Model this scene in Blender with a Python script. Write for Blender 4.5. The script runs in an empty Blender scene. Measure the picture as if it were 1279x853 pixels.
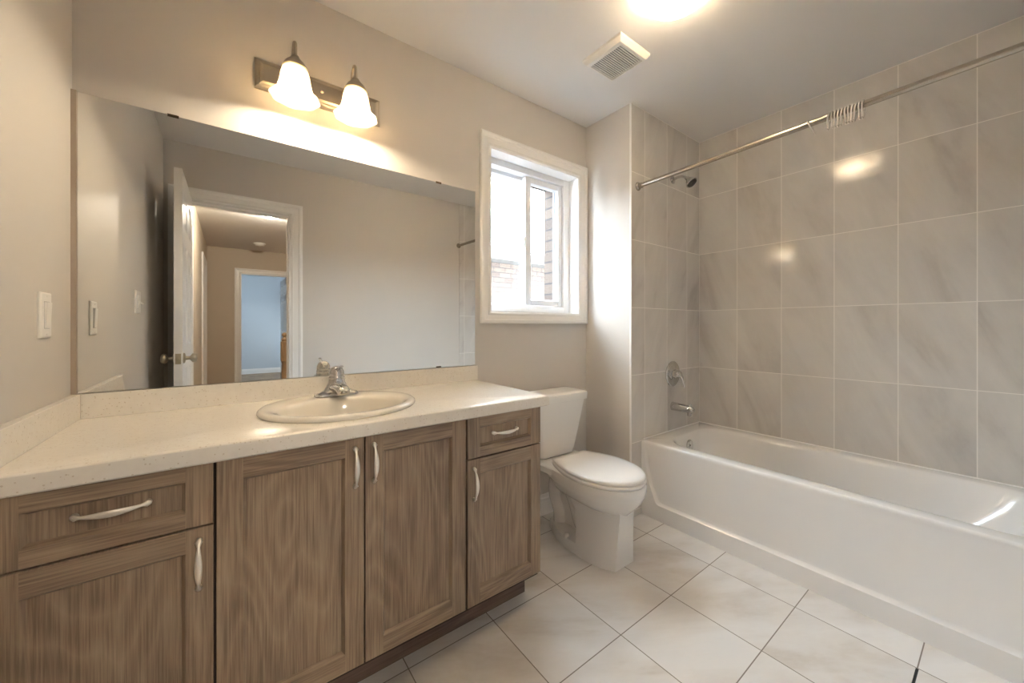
import bpy, bmesh, math, random
from mathutils import Vector, Matrix
random.seed(4)
PI = math.pi
C = bpy.context.scene.collection
sc = bpy.context.scene

# ------------------------------------------------------------------ camera
FPX = 467.06
cd = bpy.data.cameras.new('camera'); cam = bpy.data.objects.new('camera', cd); C.objects.link(cam)
cd.sensor_fit = 'HORIZONTAL'; cd.sensor_width = 36.0
cd.lens = FPX / 1279 * 36
cd.shift_y = -(426.5 - 407.65) / 1279
cd.clip_start = 0.02
cam.location = (0.3819, -1.6848, 1.1265)
cam.rotation_euler = (PI / 2, 0, -0.6433)
sc.camera = cam

# ------------------------------------------------------------------ colour management
sc.view_settings.view_transform = 'Standard'
try: sc.view_settings.look = 'None'
except Exception: pass
sc.view_settings.gamma = 1
sc.view_settings.use_curve_mapping = False
sc.view_settings.exposure = 1.75
sc.cycles.max_bounces = 14
sc.cycles.diffuse_bounces = 8
sc.cycles.glossy_bounces = 6
sc.cycles.transparent_max_bounces = 12
sc.cycles.sample_clamp_indirect = 10
sc.cycles.caustics_reflective = False
sc.cycles.caustics_refractive = False
sc.cycles.use_denoising = True

# ------------------------------------------------------------------ light levels
SKY = 13.0
P_VANITY = 4.2        # each vanity bulb, W
P_DOME = 29.0
P_HALL = 70.0
WARM = (1.0, 0.84, 0.62)
WARM2 = (1.0, 0.93, 0.83)

w = bpy.data.worlds.new('overcast_sky'); sc.world = w; w.use_nodes = True
bg = w.node_tree.nodes['Background']
bg.inputs[0].default_value = (0.80, 0.90, 1.0, 1); bg.inputs[1].default_value = SKY

def portal(name, loc, rot, sx, sy):
    l = bpy.data.lights.new(name, 'AREA'); l.shape = 'RECTANGLE'; l.size = sx; l.size_y = sy
    l.cycles.is_portal = True
    o = bpy.data.objects.new(name, l); C.objects.link(o); o.location = loc; o.rotation_euler = rot
portal('window_daylight_portal', (1.84, 0.19, 1.65), (-PI / 2, 0, 0), 0.70, 0.9)
portal('bedroom_daylight_portal', (2.62, -7.75, 1.5), (0, PI / 2, 0), 1.0, 0.7)

# ------------------------------------------------------------------ material helpers
def mat(name, col=(0.8, 0.8, 0.8), rough=0.5, metal=0.0, coat=0.0, ior=1.5, spec=0.5):
    m = bpy.data.materials.new(name); m.use_nodes = True
    b = m.node_tree.nodes['Principled BSDF']
    b.inputs['Base Color'].default_value = (*col, 1)
    b.inputs['Roughness'].default_value = rough
    b.inputs['Metallic'].default_value = metal
    b.inputs['Coat Weight'].default_value = coat
    b.inputs['Coat Roughness'].default_value = 0.05
    b.inputs['IOR'].default_value = ior
    b.inputs['Specular IOR Level'].default_value = spec
    return m

class NT:
    def __init__(s, m): s.m = m; s.t = m.node_tree; s.b = s.t.nodes.get('Principled BSDF')
    def n(s, typ, **k):
        x = s.t.nodes.new(typ)
        for a, v in k.items():
            if a.startswith('i_'):
                key = a[2:].replace('_', ' ')
                x.inputs[int(key) if key.isdigit() else key].default_value = v
            else: setattr(x, a, v)
        return x
    def l(s, a, b): s.t.links.new(a, b)
    def math(s, op, a, b=None, c=None):
        x = s.n('ShaderNodeMath', operation=op)
        for i, v in enumerate((a, b, c)):
            if v is None: continue
            if isinstance(v, (int, float)): x.inputs[i].default_value = v
            else: s.l(v, x.inputs[i])
        return x.outputs[0]
    def vmath(s, op, a, b):
        x = s.n('ShaderNodeVectorMath', operation=op)
        for i, v in enumerate((a, b)):
            if isinstance(v, tuple): x.inputs[i].default_value = v
            else: s.l(v, x.inputs[i])
        return x.outputs[0]
    def comb(s, x, y, z):
        c = s.n('ShaderNodeCombineXYZ')
        for i, v in enumerate((x, y, z)):
            if isinstance(v, (int, float)): c.inputs[i].default_value = v
            else: s.l(v, c.inputs[i])
        return c.outputs[0]
    def mix(s, f, a, b):
        x = s.n('ShaderNodeMix', data_type='RGBA')
        for i, v in ((0, f), (6, a), (7, b)):
            if isinstance(v, tuple): x.inputs[i].default_value = (*v[:3], 1)
            elif isinstance(v, (int, float)): x.inputs[i].default_value = v
            else: s.l(v, x.inputs[i])
        return x.outputs[2]
    def ramp(s, f, stops):
        r = s.n('ShaderNodeValToRGB'); e = r.color_ramp.elements
        while len(e) < len(stops): e.new(0.5)
        for k, (p, c) in enumerate(stops): e[k].position = p; e[k].color = (*c, 1)
        s.l(f, r.inputs[0]); return r.outputs[0]
    def bump(s, h, strength=0.1, dist=0.01):
        b = s.n('ShaderNodeBump'); b.inputs['Strength'].default_value = strength; b.inputs['Distance'].default_value = dist
        s.l(h, b.inputs['Height']); s.l(b.outputs[0], s.b.inputs['Normal'])

def paint(name, col, rough=0.55, amt=0.02):
    m = mat(name, col, rough); t = NT(m)
    g = t.n('ShaderNodeNewGeometry')
    no = t.n('ShaderNodeTexNoise', i_Scale=180.0, i_Detail=2.0); t.l(g.outputs['Position'], no.inputs['Vector'])
    t.bump(no.outputs[0], amt * 5, 0.001)
    n2 = t.n('ShaderNodeTexNoise', i_Scale=1.5, i_Detail=2.0); t.l(g.outputs['Position'], n2.inputs['Vector'])
    c = t.mix(n2.outputs[0], tuple(v * 0.97 for v in col), tuple(min(1, v * 1.03) for v in col))
    t.l(c, t.b.inputs['Base Color'])
    return m

def tile_mat(name, ua, va, off, size, grout_w, grout_col, lo, hi, rough, gap=None, hang=35):
    """ceramic tile: ua/va = axis index of the tile plane, off = a joint position, size = pitch."""
    m = mat(name, hi, rough); t = NT(m)
    g = t.n('ShaderNodeNewGeometry'); sp = t.n('ShaderNodeSeparateXYZ'); t.l(g.outputs['Position'], sp.inputs[0])
    u = t.math('DIVIDE', t.math('SUBTRACT', sp.outputs[ua], off[0]), size[0])
    v = t.math('DIVIDE', t.math('SUBTRACT', sp.outputs[va], off[1]), size[1])
    def near(q, s, wd):      # 1 on the joint
        f = t.math('SUBTRACT', t.math('FRACT', t.math('ADD', q, 0.5)), 0.5)
        return t.math('LESS_THAN', t.math('MULTIPLY', t.math('ABSOLUTE', f), s), wd)
    gr = t.math('MAXIMUM', near(u, size[0], grout_w / 2), near(v, size[1], grout_w / 2))
    iu = t.math('FLOOR', u); iv = t.math('FLOOR', v)
    wn = t.n('ShaderNodeTexWhiteNoise', noise_dimensions='2D'); t.l(t.comb(iu, iv, 0), wn.inputs['Vector'])
    # streaks run diagonally across each tile, every tile cut from another part of the pattern
    a = math.radians(hang)
    q1 = t.math('ADD', t.math('MULTIPLY', sp.outputs[ua], math.cos(a)), t.math('MULTIPLY', sp.outputs[va], math.sin(a)))
    q2 = t.math('SUBTRACT', t.math('MULTIPLY', sp.outputs[va], math.cos(a)), t.math('MULTIPLY', sp.outputs[ua], math.sin(a)))
    vec = t.comb(t.math('MULTIPLY', q1, 1.5), t.math('MULTIPLY', q2, 4.6), 0)
    wsc = t.n('ShaderNodeVectorMath', operation='SCALE'); t.l(wn.outputs['Color'], wsc.inputs[0]); wsc.inputs['Scale'].default_value = 23.0
    vec = t.vmath('ADD', vec, wsc.outputs[0])
    n1 = t.n('ShaderNodeTexNoise', i_Scale=1.1, i_Detail=6.0, i_Roughness=0.52, i_Distortion=0.6); t.l(vec, n1.inputs['Vector'])
    n2 = t.n('ShaderNodeTexNoise', i_Scale=9.0, i_Detail=5.0, i_Roughness=0.7); t.l(vec, n2.inputs['Vector'])
    f = t.math('ADD', t.math('MULTIPLY', n1.outputs[0], 0.85), t.math('MULTIPLY', n2.outputs[0], 0.15))
    mid = tuple(l * 0.35 + h * 0.65 for l, h in zip(lo, hi))
    col = t.ramp(f, [(0.30, lo), (0.44, mid), (0.60, hi)])
    br = t.math('ADD', 0.97, t.math('MULTIPLY', wn.outputs['Value'], 0.05))
    sc_ = t.n('ShaderNodeVectorMath', operation='SCALE'); t.l(col, sc_.inputs[0]); t.l(br, sc_.inputs['Scale'])
    col = t.mix(gr, sc_.outputs[0], grout_col)
    if gap:                 # a joint whose grout has fallen out
        q = t.math('MULTIPLY', t.math('LESS_THAN', t.math('ABSOLUTE', t.math('SUBTRACT', sp.outputs[va], gap[1])), 0.0035),
                   t.math('LESS_THAN', sp.outputs[ua], gap[0]))
        q = t.math('MULTIPLY', q, t.math('GREATER_THAN', sp.outputs[ua], gap[0] - 0.2))
        col = t.mix(q, col, (0.01, 0.01, 0.01))
    t.l(col, t.b.inputs['Base Color'])
    r = t.math('ADD', rough, t.math('MULTIPLY', gr, 0.5)); t.l(r, t.b.inputs['Roughness'])
    soft = t.math('SUBTRACT', 1.0, gr); t.bump(soft, 0.25, 0.0015)
    return m

def oak(name, axis, lo, mid, hi):
    """open grained oak, the grain along one axis (0 x, 2 z)"""
    m = mat(name, mid, 0.42); t = NT(m)
    g = t.n('ShaderNodeNewGeometry'); oi = t.n('ShaderNodeObjectInfo')
    sp = t.n('ShaderNodeSeparateXYZ'); t.l(g.outputs['Position'], sp.inputs[0])
    al, ac = (sp.outputs[0], sp.outputs[2]) if axis == 0 else (sp.outputs[2], sp.outputs[0])
    rnd = t.math('MULTIPLY', oi.outputs['Random'], 37.0)
    ac2 = t.math('ADD', ac, rnd)
    depth = t.math('MULTIPLY', sp.outputs[1], 3.0)
    # cathedral figure: rings of a slowly varying field
    v1 = t.comb(t.math('MULTIPLY', ac2, 6.5), t.math('MULTIPLY', al, 1.15), depth)
    big = t.n('ShaderNodeTexNoise', i_Scale=1.0, i_Detail=1.5, i_Roughness=0.5, i_Distortion=0.25); t.l(v1, big.inputs['Vector'])
    rings = t.math('FRACT', t.math('MULTIPLY', big.outputs[0], 11.0))
    rings = t.math('POWER', t.math('ABSOLUTE', t.math('SUBTRACT', t.math('MULTIPLY', rings, 2.0), 1.0)), 1.6)
    v2 = t.comb(t.math('MULTIPLY', ac2, 230.0), t.math('MULTIPLY', al, 5.0), depth)
    pores = t.n('ShaderNodeTexNoise', i_Scale=1.0, i_Detail=3.0, i_Roughness=0.7); t.l(v2, pores.inputs['Vector'])
    v3 = t.comb(t.math('MULTIPLY', ac2, 9.0), t.math('MULTIPLY', al, 2.5), depth)
    blot = t.n('ShaderNodeTexNoise', i_Scale=1.0, i_Detail=3.0); t.l(v3, blot.inputs['Vector'])
    f = t.math('ADD', t.math('MULTIPLY', rings, 0.10), t.math('MULTIPLY', pores.outputs[0], 0.60))
    f = t.math('ADD', f, t.math('MULTIPLY', blot.outputs[0], 0.36))
    col = t.ramp(f, [(0.40, lo), (0.55, mid), (0.70, hi)])
    t.l(col, t.b.inputs['Base Color'])
    t.bump(pores.outputs[0], 0.12, 0.001)
    return m

M = {}
M['wall'] = paint('greige_wall_paint', (0.60, 0.565, 0.53))
M['hallwall'] = paint('hall_wall_paint', (0.53, 0.46, 0.37))
M['bluewall'] = paint('pale_blue_wall_paint', (0.53, 0.59, 0.65))
M['ceil'] = paint('ceiling_paint', (0.76, 0.745, 0.735), 0.7, 0.03)
M['trim'] = paint('white_trim_paint', (0.82, 0.81, 0.80), 0.32, 0.0)
M['vinyl'] = mat('white_window_vinyl', (0.82, 0.83, 0.85), 0.3)
M['floor'] = tile_mat('floor_tile', 0, 1, (2.1903, -0.496), (0.3357, 0.3347), 0.0035, (0.23, 0.20, 0.175),
                      (0.60, 0.55, 0.50), (0.80, 0.785, 0.775), 0.26, gap=(2.188, -1.5001), hang=150)
M['tile_r'] = tile_mat('grey_wall_tile_right', 1, 2, (-0.3485 - 0.25, 2.0384), (0.249, 0.4001), 0.0035, (0.80, 0.77, 0.73),
                       (0.50, 0.47, 0.445), (0.66, 0.635, 0.605), 0.13, hang=68)
M['tile_p'] = tile_mat('grey_wall_tile_end', 0, 2, (2.392, 2.0384), (0.2475, 0.4001), 0.0035, (0.80, 0.77, 0.73),
                       (0.50, 0.47, 0.445), (0.66, 0.635, 0.605), 0.13, hang=68)
OL, OM, OH = (0.180, 0.125, 0.084), (0.290, 0.213, 0.147), (0.375, 0.288, 0.203)
M['oak_v'] = oak('oak_upright_grain', 2, OL, OM, OH)
M['oak_h'] = oak('oak_level_grain', 0, OL, OM, OH)
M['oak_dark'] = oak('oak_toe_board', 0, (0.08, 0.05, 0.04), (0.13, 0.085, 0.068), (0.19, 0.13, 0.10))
M['carcass'] = mat('dark_cabinet_carcass', (0.035, 0.022, 0.016), 0.6)
M['porcelain'] = mat('white_porcelain', (0.83, 0.815, 0.80), 0.12, coat=0.4)
M['bisque'] = mat('bisque_sink_porcelain', (0.78, 0.74, 0.67), 0.10, coat=0.4)
M['seat'] = mat('white_seat_plastic', (0.83, 0.81, 0.80), 0.22)
M['acrylic'] = mat('white_tub_acrylic', (0.82, 0.81, 0.805), 0.16, coat=0.3)
M['chrome'] = mat('chrome', (0.62, 0.61, 0.60), 0.07, 1.0)
M['nickel'] = mat('brushed_nickel', (0.50, 0.44, 0.35), 0.34, 1.0)
M['steel'] = mat('satin_steel_tube', (0.50, 0.46, 0.40), 0.26, 1.0)
M['pull'] = mat('pale_satin_pull_metal', (0.83, 0.79, 0.73), 0.30, 0.75)
M['bulbclip'] = mat('dark_metal_clip', (0.12, 0.09, 0.06), 0.4, 1.0)
M['mirror'] = mat('silvered_mirror', (0.90, 0.91, 0.90), 0.0, 1.0)
M['mirror_edge'] = mat('green_glass_edge', (0.16, 0.20, 0.15), 0.2)
M['strip'] = mat('taupe_filler_strip', (0.40, 0.33, 0.27), 0.5)
M['plate'] = mat('white_switch_plastic', (0.84, 0.82, 0.78), 0.3)
M['dark'] = mat('duct_shade_black', (0.02, 0.02, 0.02), 0.8)
M['grey'] = mat('grey_seal', (0.30, 0.30, 0.32), 0.6)
M['ventp'] = mat('white_vent_plastic', (0.80, 0.77, 0.72), 0.4)
M['newel'] = oak('honey_oak_post', 2, (0.22, 0.14, 0.07), (0.33, 0.22, 0.12), (0.45, 0.31, 0.18))
M['hallfloor'] = oak('hall_wood_floor', 0, (0.18, 0.11, 0.06), (0.28, 0.18, 0.10), (0.36, 0.25, 0.15))
M['rubber'] = mat('black_nozzle_rubber', (0.03, 0.025, 0.02), 0.5)
M['roof'] = mat('grey_roofing', (0.35, 0.34, 0.33), 0.8)
M['fascia'] = mat('darkened_eave_board', (0.06, 0.053, 0.047), 0.6)  # cream board, darkened with the brick to offset the overexposure

def quartz():
    m = mat('speckled_cream_quartz', (0.78, 0.745, 0.69), 0.2); t = NT(m)
    g = t.n('ShaderNodeNewGeometry')
    v = t.n('ShaderNodeTexVoronoi', i_Scale=170.0); t.l(g.outputs['Position'], v.inputs['Vector'])
    n = t.n('ShaderNodeTexNoise', i_Scale=60.0, i_Detail=3.0); t.l(g.outputs['Position'], n.inputs['Vector'])
    wn = t.n('ShaderNodeTexWhiteNoise', noise_dimensions='3D'); t.l(v.outputs['Position'], wn.inputs['Vector'])
    spk = t.math('MULTIPLY', t.math('LESS_THAN', v.outputs['Distance'], 0.30), t.math('GREATER_THAN', wn.outputs['Value'], 0.80))
    c = t.mix(n.outputs[0], (0.74, 0.70, 0.645), (0.82, 0.79, 0.74))
    c = t.mix(t.math('MULTIPLY', spk, 0.55), c, (0.50, 0.42, 0.33))
    t.l(c, t.b.inputs['Base Color']); return m
M['quartz'] = quartz()

def brick():
    m = mat('darkened_brick', (0.5, 0.4, 0.33), 0.85); t = NT(m)
    g = t.n('ShaderNodeNewGeometry'); sp = t.n('ShaderNodeSeparateXYZ'); t.l(g.outputs['Position'], sp.inputs[0])
    b = t.n('ShaderNodeTexBrick', i_Scale=1.0); b.inputs['Brick Width'].default_value = 0.215
    b.inputs['Row Height'].default_value = 0.075; b.inputs['Mortar Size'].default_value = 0.006
    b.inputs['Color1'].default_value = (0.034, 0.020, 0.014, 1); b.inputs['Color2'].default_value = (0.066, 0.044, 0.031, 1)  # pale brick coloured very dark so it still shows in the overexposed window
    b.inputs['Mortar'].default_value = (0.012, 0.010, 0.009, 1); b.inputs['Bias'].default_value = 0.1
    t.l(t.comb(sp.outputs[0], sp.outputs[2], 0), b.inputs['Vector'])
    t.l(b.outputs[0], t.b.inputs['Base Color']); t.bump(b.outputs[1], -0.4, 0.006); return m
M['brick'] = brick()

def glass_thin():
    m = bpy.data.materials.new('window_glass'); m.use_nodes = True; t = NT(m); nt = t.t
    nt.nodes.remove(t.b); out = nt.nodes['Material Output']
    tr = t.n('ShaderNodeBsdfTransparent'); tr.inputs[0].default_value = (0.95, 0.97, 0.97, 1)
    gl = t.n('ShaderNodeBsdfGlossy'); gl.inputs['Roughness'].default_value = 0.01
    lw = t.n('ShaderNodeLayerWeight', i_Blend=0.5)
    sch = t.math('ADD', 0.02, t.math('MULTIPLY', t.math('POWER', lw.outputs['Facing'], 5.0), 0.6))   # a pane, no refraction, so no total reflection inside
    mx = t.n('ShaderNodeMixShader'); t.l(sch, mx.inputs[0]); t.l(tr.outputs[0], mx.inputs[1]); t.l(gl.outputs[0], mx.inputs[2])
    t.l(mx.outputs[0], out.inputs[0]); return m
M['glass'] = glass_thin()

def lampglass(name, strength, col, clear=0.12):
    """alabaster glass: lets the bulb's light through and glows itself"""
    m = mat(name, (0.90, 0.84, 0.72), 0.35); t = NT(m)
    t.b.inputs['Emission Color'].default_value = (*col, 1)
    t.b.inputs['Emission Strength'].default_value = strength
    t.b.inputs['Transmission Weight'].default_value = 0.0
    g = t.n('ShaderNodeNewGeometry'); n = t.n('ShaderNodeTexNoise', i_Scale=22.0, i_Detail=4.0, i_Distortion=1.5)
    t.l(g.outputs['Position'], n.inputs['Vector'])
    t.l(t.math('ADD', strength * 0.72, t.math('MULTIPLY', n.outputs[0], strength * 0.56)), t.b.inputs['Emission Strength'])
    trn = t.n('ShaderNodeBsdfTranslucent'); trn.inputs[0].default_value = (0.95, 0.88, 0.75, 1)
    mx = t.n('ShaderNodeMixShader'); mx.inputs[0].default_value = 0.5
    t.l(t.b.outputs[0], mx.inputs[1]); t.l(trn.outputs[0], mx.inputs[2]); tp = t.n('ShaderNodeBsdfTransparent'); tp.inputs[0].default_value = (1.0, 0.95, 0.86, 1)
    m2 = t.n('ShaderNodeMixShader'); m2.inputs[0].default_value = clear
    t.l(mx.outputs[0], m2.inputs[1]); t.l(tp.outputs[0], m2.inputs[2]); t.l(m2.outputs[0], t.t.nodes['Material Output'].inputs[0])
    return m
M['shade'] = lampglass('alabaster_glass_shade', 0.10, (1.0, 0.82, 0.52))
M['dome'] = lampglass('alabaster_glass_dome', 0.05, (1.0, 0.83, 0.56), 0.14)
M['hdome'] = lampglass('hall_glass_dome', 1.2, (1.0, 0.90, 0.72), 0.25)

def clearplastic():
    m = mat('clear_plastic', (0.85, 0.83, 0.80), 0.15); NT(m).b.inputs['Alpha'].default_value = 0.8; return m
M['clear'] = clearplastic()

# ------------------------------------------------------------------ mesh helpers
def obj(name, bm, m, parent=None, smooth=None, bevel=0, kind=None):
    """one mesh object; bm in world coordinates, moved into the parent's frame. m: material or list"""
    bmesh.ops.recalc_face_normals(bm, faces=bm.faces[:])
    org = Vector((0, 0, 0))
    if parent is not None:
        p = parent
        while p is not None: org += p.location; p = p.parent
    else:
        lo = Vector((min(v.co[i] for v in bm.verts) for i in range(3))); hi = Vector((max(v.co[i] for v in bm.verts) for i in range(3)))
        org = Vector(((lo.x + hi.x) / 2, (lo.y + hi.y) / 2, lo.z))
    bmesh.ops.translate(bm, verts=bm.verts[:], vec=-org)
    me = bpy.data.meshes.new(name); bm.to_mesh(me); bm.free()
    for x in (m if isinstance(m, list) else [m]): me.materials.append(x)
    o = bpy.data.objects.new(name, me); C.objects.link(o)
    if parent is not None: o.parent = parent
    else: o.location = org
    if bevel:
        b = o.modifiers.new('bevel', 'BEVEL'); b.width = bevel; b.segments = 3; b.limit_method = 'ANGLE'; b.angle_limit = math.radians(40)
        b.harden_normals = False
    if smooth is not None or bevel:
        a = math.radians(smooth if smooth is not None else 40)
        for p in me.polygons: p.use_smooth = True
        b2 = bmesh.new(); b2.from_mesh(me)
        for e in b2.edges:
            if len(e.link_faces) == 2 and e.calc_face_angle(0) > a: e.smooth = False
        b2.to_mesh(me); b2.free()
        if bevel:
            for e in me.edges: pass
            wn = o.modifiers.new('wn', 'WEIGHTED_NORMAL'); wn.keep_sharp = False
            for e in me.edges: e.use_edge_sharp = False
    if kind: o['kind'] = kind
    return o

def thing(name, label, cat, loc=(0, 0, 0), group=None):
    o = bpy.data.objects.new(name, None); C.objects.link(o); o.empty_display_size = 0.05
    o.location = loc; o['label'] = label; o['category'] = cat
    if group: o['group'] = group
    return o
def tag(o, label, cat, group=None):
    o['label'] = label; o['category'] = cat
    if group: o['group'] = group
    return o
def struct_empty(name, loc):
    o = bpy.data.objects.new(name, None); C.objects.link(o); o.location = loc; o['kind'] = 'structure'; o.empty_display_size = 0.05
    return o
def dup(root, delta):
    def cp(o, par):
        c = o.copy(); C.objects.link(c)
        if par is not None: c.parent = par
        for ch in o.children: cp(ch, c)
        return c
    r = cp(root, None); r.location = root.location + Vector(delta); return r

def box(bm, x0, x1, y0, y1, z0, z1, mi=0):
    vs = [bm.verts.new((x, y, z)) for x in (x0, x1) for y in (y0, y1) for z in (z0, z1)]
    fs = []
    for idx in ((0, 1, 3, 2), (4, 6, 7, 5), (0, 4, 5, 1), (2, 3, 7, 6), (0, 2, 6, 4), (1, 5, 7, 3)):
        f = bm.faces.new([vs[i] for i in idx]); f.material_index = mi; fs.append(f)
    return fs
def B(*a):
    bm = bmesh.new(); box(bm, *a); return bm
def loft(bm, rings, cap0=True, cap1=True, mi=0, closed=True):
    vr = [[bm.verts.new(p) for p in r] for r in rings]
    n = len(vr[0])
    for a, b in zip(vr, vr[1:]):
        for i in range(n if closed else n - 1):
            j = (i + 1) % n
            try:
                f = bm.faces.new((a[i], a[j], b[j], b[i])); f.material_index = mi
            except ValueError: pass
    if cap0: bm.faces.new(vr[0][::-1]).material_index = mi
    if cap1: bm.faces.new(vr[-1]).material_index = mi
    return vr
def frame_axes(d):
    d = Vector(d).normalized(); up = Vector((0, 0, 1)) if abs(d.z) < 0.95 else Vector((1, 0, 0))
    a = d.cross(up).normalized(); return a, d.cross(a).normalized()
def lathe(bm, prof, c, axis=(0, 0, 1), n=32, cap0=True, cap1=True, mi=0):
    """prof: list of (distance along axis, radius)"""
    ax = Vector(axis).normalized(); a, b = frame_axes(ax); c = Vector(c)
    rings = [[c + ax * h + (a * math.cos(2 * PI * k / n) + b * math.sin(2 * PI * k / n)) * max(r, 1e-5) for k in range(n)] for h, r in prof]
    loft(bm, rings, cap0, cap1, mi)
def tube(bm, pts, rad, n=14, sx=1.0, mi=0, side=None):
    """sweep a circle (or ellipse: sx widens the side direction) along points"""
    pts = [Vector(p) for p in pts]
    rs = rad if isinstance(rad, (list, tuple)) else [rad] * len(pts)
    rings = []; prev = None
    for i, p in enumerate(pts):
        d = (pts[min(i + 1, len(pts) - 1)] - pts[max(i - 1, 0)]).normalized()
        if side is not None: a = (Vector(side) - d * d.dot(Vector(side))).normalized()
        elif prev is None: a, _ = frame_axes(d)
        else: a = (prev - d * d.dot(prev)).normalized()
        prev = a; b = d.cross(a)
        r = rs[i]; ra, rb = (r if isinstance(r, tuple) else (r * sx, r))
        rings.append([p + a * math.cos(2 * PI * k / n) * ra + b * math.sin(2 * PI * k / n) * rb for k in range(n)])
    loft(bm, rings, mi=mi)
def smoothpath(pts, k=6):
    pts = [Vector(p) for p in pts]; out = []
    for i in range(len(pts) - 1):
        p0, p1, p2, p3 = pts[max(i - 1, 0)], pts[i], pts[i + 1], pts[min(i + 2, len(pts) - 1)]
        for s in range(k):
            t = s / k
            out.append(0.5 * ((2 * p1) + (p2 - p0) * t + (2 * p0 - 5 * p1 + 4 * p2 - p3) * t * t + (3 * p1 - p0 - 3 * p2 + p3) * t ** 3))
    out.append(pts[-1]); return out
def rrect(x0, x1, y0, y1, z, r, seg=8):
    r = min(r, abs(x1 - x0) / 2 - 1e-4, abs(y1 - y0) / 2 - 1e-4); out = []
    for cx, cy, a0 in ((x1 - r, y1 - r, 0), (x0 + r, y1 - r, 90), (x0 + r, y0 + r, 180), (x1 - r, y0 + r, 270)):
        for k in range(seg + 1):
            a = math.radians(a0 + 90 * k / seg); out.append((cx + r * math.cos(a), cy + r * math.sin(a), z))
    return out
def ell(cx, cy, a, b, z, n=64, p=2.0):
    o = []
    for k in range(n):
        t = 2 * PI * k / n; c, s = math.cos(t), math.sin(t)
        o.append((cx + a * math.copysign(abs(c) ** (2 / p), c), cy + b * math.copysign(abs(s) ** (2 / p), s), z))
    return o

def picture_frame(bm, x0, x1, z0, z1, wl, wr, wb, wt, prof, plane='y', sgn=-1, base=0.0):
    """mitred moulding round an opening; prof: list of (fraction outer->inner, thickness)"""
    rings = []
    for f, th in prof:
        a0, a1, b0, b1 = x0 + wl * f, x1 - wr * f, z0 + wb * f, z1 - wt * f
        y = base + sgn * th
        rings.append([(a0, y, b0), (a1, y, b0), (a1, y, b1), (a0, y, b1)])
    vr = [[bm.verts.new(p) for p in r] for r in rings]
    for a, b in zip(vr, vr[1:]):
        for i in range(4): bm.faces.new((a[i], a[(i + 1) % 4], b[(i + 1) % 4], b[i]))
    a, b = vr[-1], vr[0]
    for i in range(4): bm.faces.new((a[i], a[(i + 1) % 4], b[(i + 1) % 4], b[i]))

# ================================================================== SETTING
H = 2.44
X1, X2, D = 2.2577, 3.0586, 0.3485
YB = -1.885                                   # wall with the door
TUBEND = YB

def S(name, bm, m, **k): return obj(name, bm, m, kind='structure', **k)
S('floor', B(-0.1, 3.16, YB - 0.06, 0.0, -0.06, 0.0), M['floor'])
S('ceiling', B(-0.1, 3.16, YB - 0.12, 0.2, H, H + 0.08), M['ceil'])
S('wall_left', B(-0.1, 0.0, YB - 0.12, 0.2, 0.0, H), M['wall'])
S('wall_right', B(X2, X2 + 0.1, YB - 0.12, 0.2, 0.0, H), M['tile_r'])
# window opening
WX0, WX1, WZ0, WZ1 = 1.495, 2.178, 1.205, 2.089
bm = bmesh.new()
box(bm, 0, WX0, 0, 0.2, 0, H); box(bm, WX1, X2, 0, 0.2, 0, H)
box(bm, WX0, WX1, 0, 0.2, 0, WZ0); box(bm, WX0, WX1, 0, 0.2, WZ1, H)
S('wall_back', bm, M['wall'])
# boxed-out chase at the end of the tub: painted side, tiled face
S('wall_chase', B(X1, X2, -D + 0.008, 0, 0, H), M['wall'])
S('wall_shower', B(X1 + 0.0015, X2, -D, -D + 0.008, 0, H), M['tile_p'])
S('trim_2', B(X1 - 0.001, X1 + 0.0025, -D - 0.001, -D + 0.010, 0, H), M['trim'])
# wall with the doorway
DX0, DX1, DZ = 0.105, 0.775, 2.045
bm = bmesh.new()
box(bm, 0, DX0, YB - 0.12, YB, 0, H); box(bm, DX1, X2, YB - 0.12, YB, 0, H); box(bm, DX0, DX1, YB - 0.12, YB, DZ, H)
S('wall_front', bm, M['wall'])
S('wall_shower_far', B(2.335, X2, YB, YB + 0.008, 0, H), M['tile_p'])

# baseboards
def baseboard(name, ax, a0, a1, pos, sgn, h=0.12):
    prof = [(0, 0), (0.014, 0), (0.014, h * 0.62), (0.011, h * 0.68), (0.011, h * 0.80), (0.007, h * 0.86), (0.004, h), (0, h)]
    bm = bmesh.new()
    rings = []
    for a in (a0, a1):
        rings.append([((a, pos + sgn * t, z) if ax == 'x' else (pos + sgn * t, a, z)) for t, z in prof])
    loft(bm, rings); return S(name, bm, M['trim'])
baseboard('baseboard_back', 'x', 1.385, X1, 0, -1)
baseboard('baseboard_chase', 'y', -D, -0.014, X1, -1)
baseboard('baseboard_front', 'x', 0.86, 2.33, YB, 1)

# ---------------------------------------------------------------- window_1
win = struct_empty('window_1', (1.84, 0.0, 1.14))
bm = bmesh.new()
picture_frame(bm, 1.432, 2.2535, 1.1435, 2.166, WX0 - 1.432, 2.2535 - WX1, WZ0 - 1.1435, 2.166 - WZ1,
              [(0, 0), (0, 0.018), (0.12, 0.021), (0.30, 0.021), (0.36, 0.016), (0.72, 0.012), (0.82, 0.014), (0.95, 0.014), (1.0, 0.010), (1.0, 0.0)])
obj('casing', bm, M['trim'], win)
bm = bmesh.new()   # painted reveal lining
t = 0.004
for a in ((WX0, WX0 + t, -0.009, 0.078, WZ0, WZ1), (WX1 - t, WX1, -0.009, 0.078, WZ0, WZ1),
          (WX0 + t, WX1 - t, -0.009, 0.078, WZ0, WZ0 + t), (WX0 + t, WX1 - t, -0.009, 0.078, WZ1 - t, WZ1)): box(bm, *a)
obj('reveal', bm, M['trim'], win)
FY0, FY1 = 0.075, 0.185
bm = bmesh.new()   # outer vinyl frame
ix0, ix1, iz0, iz1 = 1.54, 2.128, 1.252, 2.048
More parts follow.
